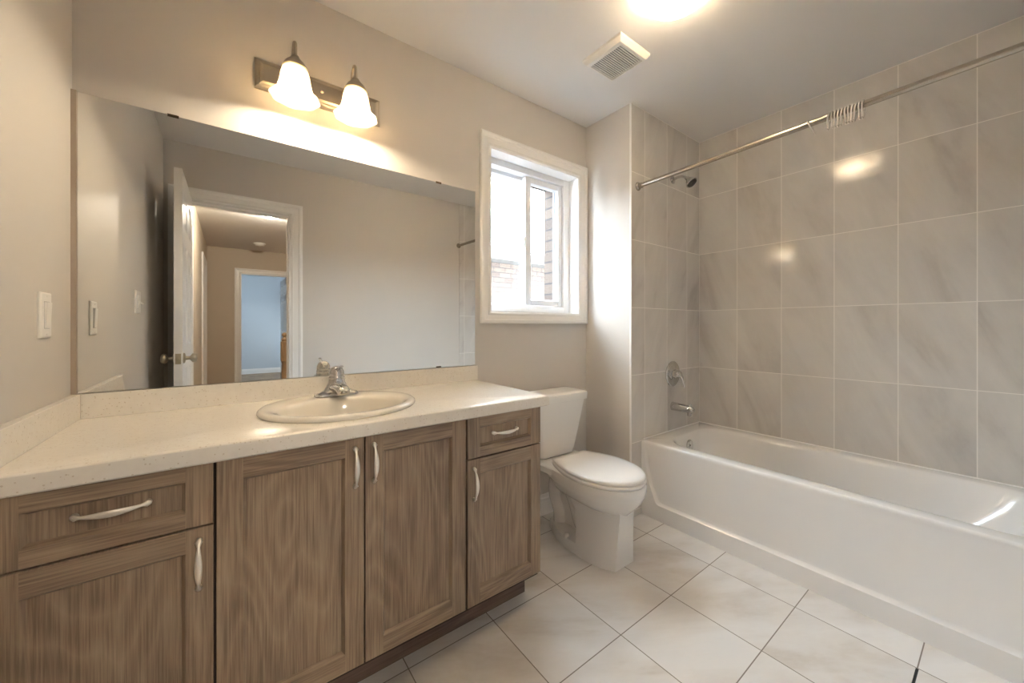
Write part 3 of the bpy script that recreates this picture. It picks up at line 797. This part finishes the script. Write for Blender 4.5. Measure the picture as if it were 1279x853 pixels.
# foot and trapway
loft(bm, [egg(0.118, -0.52, -0.115, 0.050, -0.36, 0.0, rc=0.03), egg(0.117, -0.52, -0.117, 0.050, -0.36, 0.030, rc=0.03), egg(0.110, -0.52, -0.122, 0.046, -0.36, 0.048, rc=0.03), egg(0.086, -0.50, -0.14, 0.03, -0.36, 0.060, rc=0.025)])
tube(bm, smoothpath([(TC, -0.50, 0.16), (TC, -0.42, 0.075), (TC, -0.345, 0.10), (TC, -0.30, 0.20), (TC, -0.235, 0.285), (TC, -0.160, 0.275), (TC, -0.150, 0.19), (TC, -0.185, 0.11), (TC, -0.190, 0.04)], 6),
     [(0.056, 0.044)] * 49, 20, side=(1, 0, 0))
loft(bm, [[(TC + sx * 0.022, y, z) for y, z in ((-0.40, 0.02), (-0.16, 0.02), (-0.165, 0.12), (-0.15, 0.22), (-0.12, 0.355), (-0.40, 0.355))] for sx in (-1, 1)])
obj('bowl', bm, M['porcelain'], toi, smooth=38)
for s in (-1, 1):
    bm = bmesh.new(); lathe(bm, [(0, 0.014), (0.012, 0.014), (0.020, 0.010), (0.023, 0.001)], (TC + s * 0.098, -0.315, 0.044), (0, 0, 1), 18); obj('bolt_cap', bm, M['seat'], toi, smooth=50)
bm = bmesh.new()
SEAT = dict(w=0.181, yf=-0.688, yb=-0.232, wb=0.125, ym=-0.45)
def eg(e, z): return egg(SEAT['w'] - e, SEAT['yf'] + e, SEAT['yb'] - e, SEAT['wb'] - e, SEAT['ym'], z)
loft(bm, [eg(0.004, 0.3945), eg(0.0, 0.399), eg(0.0, 0.407), eg(0.004, 0.4115), eg(0.055, 0.4115), eg(0.060, 0.398), eg(0.055, 0.3945), eg(0.004, 0.3945)], cap0=False, cap1=False)
obj('seat', bm, M['seat'], toi, smooth=50)
bm = bmesh.new()
loft(bm, [eg(0.010, 0.4135), eg(0.004, 0.416), eg(0.003, 0.421), eg(0.006, 0.4275), eg(0.014, 0.4315), eg(0.045, 0.4345), eg(0.085, 0.436), eg(0.112, 0.4365)])
obj('seat_lid', bm, M['seat'], toi, smooth=50)
for s in (-1, 1):
    bm = bmesh.new(); tube(bm, [(TC + s * 0.105, -0.222, 0.408), (TC + s * 0.062, -0.222, 0.408)], [(0.011, 0.012)] * 2, 14); box(bm, TC + s * 0.084 - 0.018, TC + s * 0.084 + 0.018, -0.234, -0.208, 0.393, 0.404)
    obj('hinge', bm, M['seat'], toi, smooth=50)
bm = bmesh.new()
def tk(z, hw, yf, yb, r): return rrect(TC - hw, TC + hw, yf, yb, z, r, 8)
loft(bm, [tk(0.395, 0.112, -0.150, -0.040, 0.03), tk(0.402, 0.126, -0.160, -0.032, 0.03), tk(0.43, 0.136, -0.164, -0.030, 0.03), tk(0.55, 0.160, -0.178, -0.026, 0.03), tk(0.70, 0.186, -0.196, -0.022, 0.03), tk(0.712, 0.186, -0.196, -0.022, 0.03)])
obj('tank', bm, M['porcelain'], toi, smooth=40)
bm = bmesh.new()
loft(bm, [tk(0.706, 0.190, -0.200, -0.018, 0.03), tk(0.709, 0.199, -0.209, -0.012, 0.034), tk(0.742, 0.201, -0.211, -0.010, 0.036), tk(0.751, 0.198, -0.208, -0.013, 0.034), tk(0.7555, 0.188, -0.198, -0.022, 0.03), tk(0.757, 0.165, -0.175, -0.045, 0.02)])
obj('tank_lid', bm, M['porcelain'], toi, smooth=40)

# ================================================================== VANITY
YF = -0.548            # face of the doors
CT, CZ = 0.042, 0.8487
def cabinet(label, x0, x1, grp='vanity cabinets'):
    t = thing('vanity_cabinet', label, 'cabinet', ((x0 + x1) / 2, -0.28, 0.10), grp)
    bm = bmesh.new(); th = 0.016; yb, yf = -0.004, YF + 0.020
    x0 += 0.0004; x1 -= 0.0004
    box(bm, x0, x0 + th, yf, yb, 0.118, CZ - CT - 0.0005); box(bm, x1 - th, x1, yf, yb, 0.118, CZ - CT - 0.0005)
    box(bm, x0 + th, x1 - th, yf, yb, 0.118, 0.134); box(bm, x0 + th, x1 - th, yb - 0.006, yb, 0.134, CZ - CT - 0.0005)
    box(bm, x0 + th, x1 - th, yf, yf + 0.018, CZ - CT - 0.05, CZ - CT - 0.0005)
    obj('body', bm, [M['carcass']], t); return t
def shaker(x0, x1, z0, z1, st, rl, ch=0.0075, rec=0.012, th=0.019):
    """five-piece front: stiles upright, rails level, chamfered edge to a recessed panel. slots: 0 upright grain, 1 level grain"""
    bm = bmesh.new(); y = YF; e = 0.0015
    def q(pts, mi): f = bm.faces.new([bm.verts.new(p) for p in pts]); f.material_index = mi
    a0, a1, b0, b1 = x0 + e, x1 - e, z0 + e, z1 - e
    i0, i1, j0, j1 = x0 + st, x1 - st, z0 + rl, z1 - rl
    k0, k1, l0, l1 = i0 + ch, i1 - ch, j0 + ch, j1 - ch
    g = 0.0004
    q([(a0, y, b0), (i0, y, b0), (i0, y, b1), (a0, y, b1)], 0); q([(i1, y, b0), (a1, y, b0), (a1, y, b1), (i1, y, b1)], 0)
    q([(i0, y + g, b0), (i1, y + g, b0), (i1, y + g, j0), (i0, y + g, j0)], 1); q([(i0, y + g, j1), (i1, y + g, j1), (i1, y + g, b1), (i0, y + g, b1)], 1)
    q([(i0, y + g, j0), (i1, y + g, j0), (k1, y + rec, l0), (k0, y + rec, l0)], 1); q([(i0, y + g, j1), (k0, y + rec, l1), (k1, y + rec, l1), (i1, y + g, j1)], 1)
    q([(i0, y, j0), (k0, y + rec, l0), (k0, y + rec, l1), (i0, y, j1)], 0); q([(i1, y, j0), (i1, y, j1), (k1, y + rec, l1), (k1, y + rec, l0)], 0)
    q([(k0, y + rec, l0), (k1, y + rec, l0), (k1, y + rec, l1), (k0, y + rec, l1)], 0)
    # eased outer edge, sides, back
    r = [[(a0, y, b0), (a1, y, b0), (a1, y, b1), (a0, y, b1)], [(x0, y + e, z0), (x1, y + e, z0), (x1, y + e, z1), (x0, y + e, z1)], [(x0, y + th, z0), (x1, y + th, z0), (x1, y + th, z1), (x0, y + th, z1)]]
    loft(bm, r, cap0=False)
    return bm
def pull(parent, c, vertical):
    """bow pull: round feet, thin necks, wide flat middle"""
    n = 24; L_ = 0.116; pts, rad = [], []
    for k in range(n + 1):
        t = k / n; s = (t - 0.5) * L_
        out = 0.006 + 0.022 * math.sin(PI * t) ** 0.8
        e = min(t, 1 - t)
        wdt = 0.0072 if e < 0.05 else (0.0030 + 0.0042 * max(0, 1 - (e - 0.05) / 0.05) if e < 0.10 else 0.0030 + 0.0042 * math.sin(PI * (e - 0.10) / 0.80) ** 1.2)
        thk = 0.0030 if e > 0.1 else 0.0036
        if k in (0, n): wdt *= 0.6
        y = YF - out
        pts.append((c[0], y, c[1] + s) if vertical else (c[0] + s, y, c[1])); rad.append((wdt, thk))
    bm = bmesh.new(); tube(bm, pts, rad, 14, side=(1, 0, 0) if vertical else (0, 0, 1))
    for sg in (-1, 1):
        s = sg * (L_ / 2 - 0.004); q = (c[0], YF, c[1] + s) if vertical else (c[0] + s, YF, c[1])
        lathe(bm, [(0, 0.0062), (0.003, 0.006), (0.006, 0.0045), (0.009, 0.0045)], q, (0, -1, 0), 14)
    obj('handle', bm, M['pull'], parent, smooth=60)['label'] = 'pale metal bow pull'
def front(kind, t, x0, x1, z0, z1, st, rl, hc, hv):
    o = obj(kind, shaker(x0, x1, z0, z1, st, rl), [M['oak_v'], M['oak_h']], t); pull(o, hc, hv); return o

ZD, ZM, ZT = 0.1385, 0.6565, CZ - CT - 0.0025
c1 = cabinet('light oak vanity cabinet at left end, below the light switch', 0.003, 0.350)
front('drawer', c1, 0.006, 0.347, ZM + 0.0035, ZT, 0.050, 0.036, (0.182, 0.742), False)
front('door', c1, 0.006, 0.347, ZD, ZM - 0.001, 0.050, 0.052, (0.321, 0.573), True)
c2 = cabinet('wide oak vanity cabinet with two tall doors under the sink', 0.350, 1.0375)
front('door', c2, 0.3525, 0.6925, ZD, ZT, 0.052, 0.052, (0.667, 0.720), True)
front('door', c2, 0.6965, 1.0335, ZD, ZT, 0.052, 0.052, (0.7205, 0.723), True)
c3 = cabinet('oak vanity cabinet at right end, beside the toilet', 1.0375, 1.378)
front('drawer', c3, 1.0415, 1.378, ZM + 0.0035, ZT, 0.050, 0.036, (1.200, 0.738), False)
front('door', c3, 1.0415, 1.378, ZD, ZM - 0.001, 0.050, 0.052, (1.065, 0.571), True)
obj_ = obj('end_panel', B(1.3782, 1.3805, YF + 0.02, -0.004, 0.118, ZT), M['oak_v'], c3)
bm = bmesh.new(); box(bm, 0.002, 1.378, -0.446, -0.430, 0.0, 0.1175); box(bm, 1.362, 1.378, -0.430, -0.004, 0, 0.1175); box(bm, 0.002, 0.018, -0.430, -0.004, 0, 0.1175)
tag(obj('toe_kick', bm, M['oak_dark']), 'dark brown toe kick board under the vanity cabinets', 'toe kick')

# countertop with an oval cut-out
SC = (0.690, -0.292)
ct = thing('countertop', 'speckled cream quartz countertop on the oak vanity cabinets', 'countertop', (0.70, -0.28, CZ - CT))
bm = bmesh.new()
cx0, cx1, cy0, cy1 = 0.0005, 1.409, -0.566, -0.0005
n = 96; angs = [2 * PI * k / n for k in range(n)]
for X, Y in ((cx0, cy0), (cx1, cy0), (cx1, cy1), (cx0, cy1)):
    a = math.atan2(Y - SC[1], X - SC[0]) % (2 * PI); k = min(range(len(angs)), key=lambda i: abs(angs[i] - a)); angs[k] = a
def onrect(a, x0, x1, y0, y1):
    c, s = math.cos(a), math.sin(a); t = 1e9
    if c > 1e-9: t = min(t, (x1 - SC[0]) / c)
    if c < -1e-9: t = min(t, (x0 - SC[0]) / c)
    if s > 1e-9: t = min(t, (y1 - SC[1]) / s)
    if s < -1e-9: t = min(t, (y0 - SC[1]) / s)
    return (SC[0] + c * t, SC[1] + s * t)
def rr(ins, z): return [(*onrect(a, cx0, cx1 - ins, cy0 + ins, cy1), z) for a in angs]
def er(z): return [(SC[0] + 0.228 * math.cos(a), SC[1] + 0.196 * math.sin(a), z) for a in angs]
loft(bm, [er(CZ - CT), rr(0.004, CZ - CT), rr(0.0, CZ - CT + 0.004), rr(0.0, CZ - 0.010), rr(0.002, CZ - 0.004), rr(0.006, CZ - 0.001), rr(0.010, CZ), er(CZ), er(CZ - CT)], False, False)
obj('slab', bm, M['quartz'], ct, smooth=30)
BS = 0.9235
bm = bmesh.new(); box(bm, 0.0205, 1.408, -0.0200, -0.0008, CZ + 0.0003, BS); obj('backsplash', bm, M['quartz'], ct, bevel=0.0018)
bm = bmesh.new(); box(bm, 0.0008, 0.0200, -0.564, -0.0008, CZ + 0.0003, BS); obj('side_splash', bm, M['quartz'], ct, bevel=0.0018)

# sink
sk = thing('sink', 'oval bisque drop-in sink set into the cream countertop', 'sink', (*SC, 0.70))
bm = bmesh.new()
def se(a, b, z, dy=0.0): return ell(SC[0], SC[1] + dy, a, b, z, 72)
loft(bm, [se(0.226, 0.194, CZ - 0.02), se(0.226, 0.194, CZ + 0.0008), se(0.2455, 0.2255, CZ + 0.0008), se(0.248, 0.228, CZ + 0.005), se(0.2465, 0.2265, CZ + 0.011), se(0.241, 0.221, CZ + 0.0155), se(0.232, 0.212, CZ + 0.0172), se(0.222, 0.190, CZ + 0.0165, -0.012),
          se(0.205, 0.158, CZ + 0.014, -0.036), se(0.197, 0.150, CZ + 0.009, -0.040), se(0.190, 0.144, CZ - 0.002, -0.041), se(0.180, 0.136, CZ - 0.035, -0.041), se(0.160, 0.122, CZ - 0.080, -0.041), se(0.128, 0.098, CZ - 0.115, -0.041), se(0.085, 0.066, CZ - 0.133, -0.041), se(0.030, 0.028, CZ - 0.140, -0.041),
          se(0.026, 0.026, CZ - 0.150, -0.041), se(0.05, 0.05, CZ - 0.147, -0.041), se(0.14, 0.11, CZ - 0.123, -0.041), se(0.186, 0.142, CZ - 0.06, -0.041), se(0.212, 0.178, CZ - 0.02, -0.01), se(0.226, 0.194, CZ - 0.02)], False, False)
obj('basin', bm, M['bisque'], sk, smooth=60)
bm = bmesh.new(); lathe(bm, [(-0.004, 0.020), (0.0005, 0.024), (0.003, 0.022), (0.003, 0.016), (0.005, 0.014), (0.007, 0.001)], (SC[0], SC[1] - 0.041, CZ - 0.141), (0, 0, 1), 28); obj('drain', bm, M['chrome'], sk, smooth=40)

# faucet
FX, FY, FZ0 = 0.703, -0.142, CZ + 0.0174
fa = thing('faucet', 'chrome single-lever faucet on the back of the oval sink', 'faucet', (FX, FY, FZ0))
bm = bmesh.new()
def fr(hx, hy, z, dy=0): return [(FX + a, FY + dy + b, z) for a, b, _ in [(p[0], p[1], 0) for p in rrect(-hx, hx, -hy, hy, 0, min(hx, hy) * 0.95, 8)]]
loft(bm, [fr(0.078, 0.025, FZ0), fr(0.078, 0.025, FZ0 + 0.004), fr(0.073, 0.022, FZ0 + 0.010), fr(0.060, 0.019, FZ0 + 0.013), fr(0.046, 0.022, FZ0 + 0.020), fr(0.037, 0.025, FZ0 + 0.034), fr(0.030, 0.026, FZ0 + 0.048), fr(0.027, 0.026, FZ0 + 0.062)])
obj('base', bm, M['chrome'], fa, smooth=60)
bm = bmesh.new()
sp_ = smoothpath([(FX, FY, FZ0 + 0.028), (FX, FY - 0.030, FZ0 + 0.031), (FX, FY - 0.065, FZ0 + 0.034), (FX, FY - 0.098, FZ0 + 0.031), (FX, FY - 0.112, FZ0 + 0.022)], 6)
m_ = len(sp_) - 1
tube(bm, sp_, [(0.033 - 0.012 * k / m_, 0.021 - 0.009 * k / m_) for k in range(m_ + 1)], 20, side=(1, 0, 0))
lathe(bm, [(0, 0.011), (0.012, 0.011), (0.013, 0.008)], (FX, FY - 0.107, FZ0 + 0.032), (0, -0.25, -1), 18)
obj('spout', bm, M['chrome'], fa, smooth=60)
bm = bmesh.new()
lathe(bm, [(0.058, 0.0265), (0.062, 0.0285), (0.068, 0.0285), (0.071, 0.0265), (0.074, 0.0275), (0.090, 0.0260), (0.101, 0.0210), (0.108, 0.012), (0.110, 0.001)], (FX, FY, FZ0), (0, 0.05, 1), 32)
tube(bm, smoothpath([(FX, FY - 0.010, FZ0 + 0.098), (FX, FY - 0.030, FZ0 + 0.104), (FX, FY - 0.055, FZ0 + 0.108), (FX, FY - 0.078, FZ0 + 0.114)], 5), [(0.010 - 0.0045 * min(1, k / 10), 0.006 - 0.0025 * min(1, k / 10)) for k in range(15)] + [(0.007, 0.0045)], 14, side=(1, 0, 0))
obj('lever', bm, M['chrome'], fa, smooth=60)

# ================================================================== MIRROR
MX0, MX1, MZ0, MZ1 = 0.0124, 1.3970, 0.9262, 1.8285
mi = thing('wall_mirror', 'large frameless mirror on the wall above the vanity backsplash', 'mirror', ((MX0 + MX1) / 2, 0, MZ0))
bm = bmesh.new(); fs = box(bm, MX0, MX1, -0.010, -0.003, MZ0, MZ1, 1); fs[2].material_index = 0
obj('glass', bm, [M['mirror'], M['mirror_edge']], mi)
for cx, top in ((0.226, 1), (1.19, 1), (1.19, 0)):
    bm = bmesh.new()
    if top: box(bm, cx - 0.014, cx + 0.014, -0.0125, -0.0005, MZ1 + 0.0002, MZ1 + 0.003); box(bm, cx - 0.014, cx + 0.014, -0.0125, -0.0102, MZ1 - 0.005, MZ1 + 0.0002)
    else: box(bm, cx - 0.012, cx + 0.012, -0.0125, -0.0102, MZ0, MZ0 + 0.006)
    obj('clip', bm, M['bulbclip'], mi)
S('trim_8', B(0.0002, MX0 - 0.0006, -0.016, -0.0002, BS + 0.001, MZ1 + 0.002), M['strip'])

# switch plates
def plate(yc, z0, z1, gang, label, toggle=False):
    zc = (z0 + z1) / 2; hw = 0.035 + 0.023 * (gang - 1)
    t = thing('light_switch', label, 'light switch', (0, yc, zc))
    bm = bmesh.new(); rings = []
    for ins, th in ((0, 0), (0, 0.003), (0.002, 0.0055), (0.005, 0.0065)):
        rings.append([(th, yc - hw + ins, z0 + ins), (th, yc + hw - ins, z0 + ins), (th, yc + hw - ins, z1 - ins), (th, yc - hw + ins, z1 - ins)])
    loft(bm, rings); obj('cover_plate', bm, M['plate'], t)
    for g in range(gang):
        y = yc + (g - (gang - 1) / 2) * 0.046
        bm = bmesh.new()
        if toggle and g == 0:
            box(bm, 0.0065, 0.0085, y - 0.006, y + 0.006, zc - 0.013, zc + 0.013); tube(bm, [(0.007, y, zc), (0.021, y, zc - 0.010)], [0.0045, 0.0035], 10)
            obj('toggle', bm, M['plate'], t)
        else:
            box(bm, 0.0065, 0.0068, y - 0.0172, y + 0.0172, zc - 0.0342, zc + 0.0342); obj('gap', bm, M['grey'], t)
            bm = bmesh.new(); r = []
            for xx, i in ((0.0066, 0), (0.0092, 0.0008)): r.append([(xx, y - 0.0165 + i, zc - 0.0335 + i), (xx, y + 0.0165 - i, zc - 0.0335 + i), (xx + (0.0025 if i else 0), y + 0.0165 - i, zc + 0.0335 - i), (xx + (0.0025 if i else 0), y - 0.0165 + i, zc + 0.0335 - i)])
            loft(bm, r); obj('rocker', bm, M['plate'], t)
    for s in (-1, 1):
        for g in range(gang):
            y = yc + (g - (gang - 1) / 2) * 0.046
            bm = bmesh.new(); lathe(bm, [(0, 0.0028), (0.001, 0.002)], (0.0065, y, zc + s * 0.048), (1, 0, 0), 10); obj('screw', bm, M['plate'], t)
plate(-0.217, 1.0975, 1.2125, 1, 'white rocker switch plate on the left wall beside the mirror')
plate(-0.975, 1.192, 1.307, 2, 'white double switch plate seen only in the mirror, near the door', True)

# ceiling vent
ve = thing('ceiling_vent', 'square white exhaust fan grille on the bathroom ceiling near the window', 'vent', (1.88, -0.529, H))
bm = bmesh.new()
vx0, vx1, vy0, vy1 = 1.768, 1.992, -0.644, -0.414
gx0, gx1, gy0, gy1 = 1.806, 1.976, -0.618, -0.436
def r4(x0, x1, y0, y1, z): return [(x0, y0, z), (x1, y0, z), (x1, y1, z), (x0, y1, z)]
loft(bm, [r4(vx0, vx1, vy0, vy1, H), r4(vx0, vx1, vy0, vy1, H - 0.010), r4(vx0 + 0.018, vx1 - 0.010, vy0 + 0.016, vy1 - 0.012, H - 0.026), r4(gx0, gx1, gy0, gy1, H - 0.027), r4(gx0, gx1, gy0, gy1, H - 0.016)], cap0=False, cap1=False)
obj('cover', bm, M['ventp'], ve)
obj('duct_shade_slab', B(gx0, gx1, gy0, gy1, H - 0.014, H - 0.010), M['dark'], ve)  # solid near-black slab, painted shade behind the louvres
bm = bmesh.new(); ns = 17
for k in range(ns):
    y = gy0 + (k + 0.5) * (gy1 - gy0) / ns; box(bm, gx0, gx1, y - 0.0030, y + 0.0030, H - 0.0268, H - 0.0240)
obj('louvre', bm, M['ventp'], ve)

# ================================================================== BEYOND THE DOORS AND WINDOW
nw = thing('newel_post', 'honey oak newel post with ball finial in the hall, seen in the mirror', 'newel post', (0.955, -4.25, 0))
bm = bmesh.new(); box(bm, 0.913, 0.997, -4.292, -4.208, 0, 0.30); box(bm, 0.913, 0.997, -4.292, -4.208, 0.66, 0.90)
lathe(bm, [(0.30, 0.040), (0.34, 0.030), (0.48, 0.036), (0.62, 0.030), (0.66, 0.040)], (0.955, -4.25, 0), (0, 0, 1), 24)
lathe(bm, [(0.90, 0.045), (0.915, 0.045), (0.925, 0.030), (0.955, 0.036), (0.975, 0.022), (0.985, 0.016)], (0.955, -4.25, 0), (0, 0, 1), 24)
obj('post', bm, M['newel'], nw, smooth=35)
bm = bmesh.new(); lathe(bm, [(-0.032 * math.cos(PI * k / 12), 0.032 * math.sin(PI * k / 12)) for k in range(13)], (0.955, -4.25, 1.012), (0, 0, 1), 24); obj('ball_finial', bm, M['newel'], nw, smooth=60)
rl_ = thing('stair_railing', 'oak stair railing with white balusters behind the hall newel post', 'railing', (1.6, -4.25, 0))
bm = bmesh.new(); tube(bm, [(0.998, -4.25, 0.86), (2.298, -4.25, 0.86)], [(0.030, 0.022)] * 2, 16, side=(0, 1, 0)); obj('handrail', bm, M['newel'], rl_, smooth=50)
for k in range(10):
    bm = bmesh.new(); tube(bm, [(1.10 + 0.12 * k, -4.25, 0.0), (1.10 + 0.12 * k, -4.25, 0.845)], 0.012, 10); obj('baluster', bm, M['trim'], rl_, smooth=50)

nh = thing('neighbouring_house', 'pale brick house with a cream eave, seen outside the bathroom window', 'house', (4.5, 3.2, -3.0))
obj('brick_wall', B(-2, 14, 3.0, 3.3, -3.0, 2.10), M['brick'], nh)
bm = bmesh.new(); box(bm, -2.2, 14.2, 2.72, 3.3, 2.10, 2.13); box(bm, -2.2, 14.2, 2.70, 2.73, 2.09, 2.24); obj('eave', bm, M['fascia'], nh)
bm = bmesh.new(); loft(bm, [[(xx, 2.68, 2.245), (xx, 2.68, 2.262), (xx, 6.0, 2.50), (xx, 6.0, 2.44)] for xx in (-2.3, 14.3)]); obj('roof', bm, M['roof'], nh)
S('wall_sky_blocker', B(-4, 9, 0.2, 0.30, 2.5, 3.0), M['brick'])  # unseen upper wall, added to keep sky light off the neighbouring brick
S('trim_sky_blocker', B(-4, 9, 0.2, 0.75, 3.0, 3.05), M['trim'])          # unseen eave of this house, added to block sky light
S('ground_outside', B(-6, 16, 0.25, 12, -3.1, -3.0), M['grey'])
# brick skin of this house: only its edge shows beside the window
bm = bmesh.new()
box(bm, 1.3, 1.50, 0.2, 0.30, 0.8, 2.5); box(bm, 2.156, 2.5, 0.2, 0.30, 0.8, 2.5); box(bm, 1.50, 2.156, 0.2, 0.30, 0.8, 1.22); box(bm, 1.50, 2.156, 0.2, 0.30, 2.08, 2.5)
S('wall_outer_brick', bm, M['brick'])
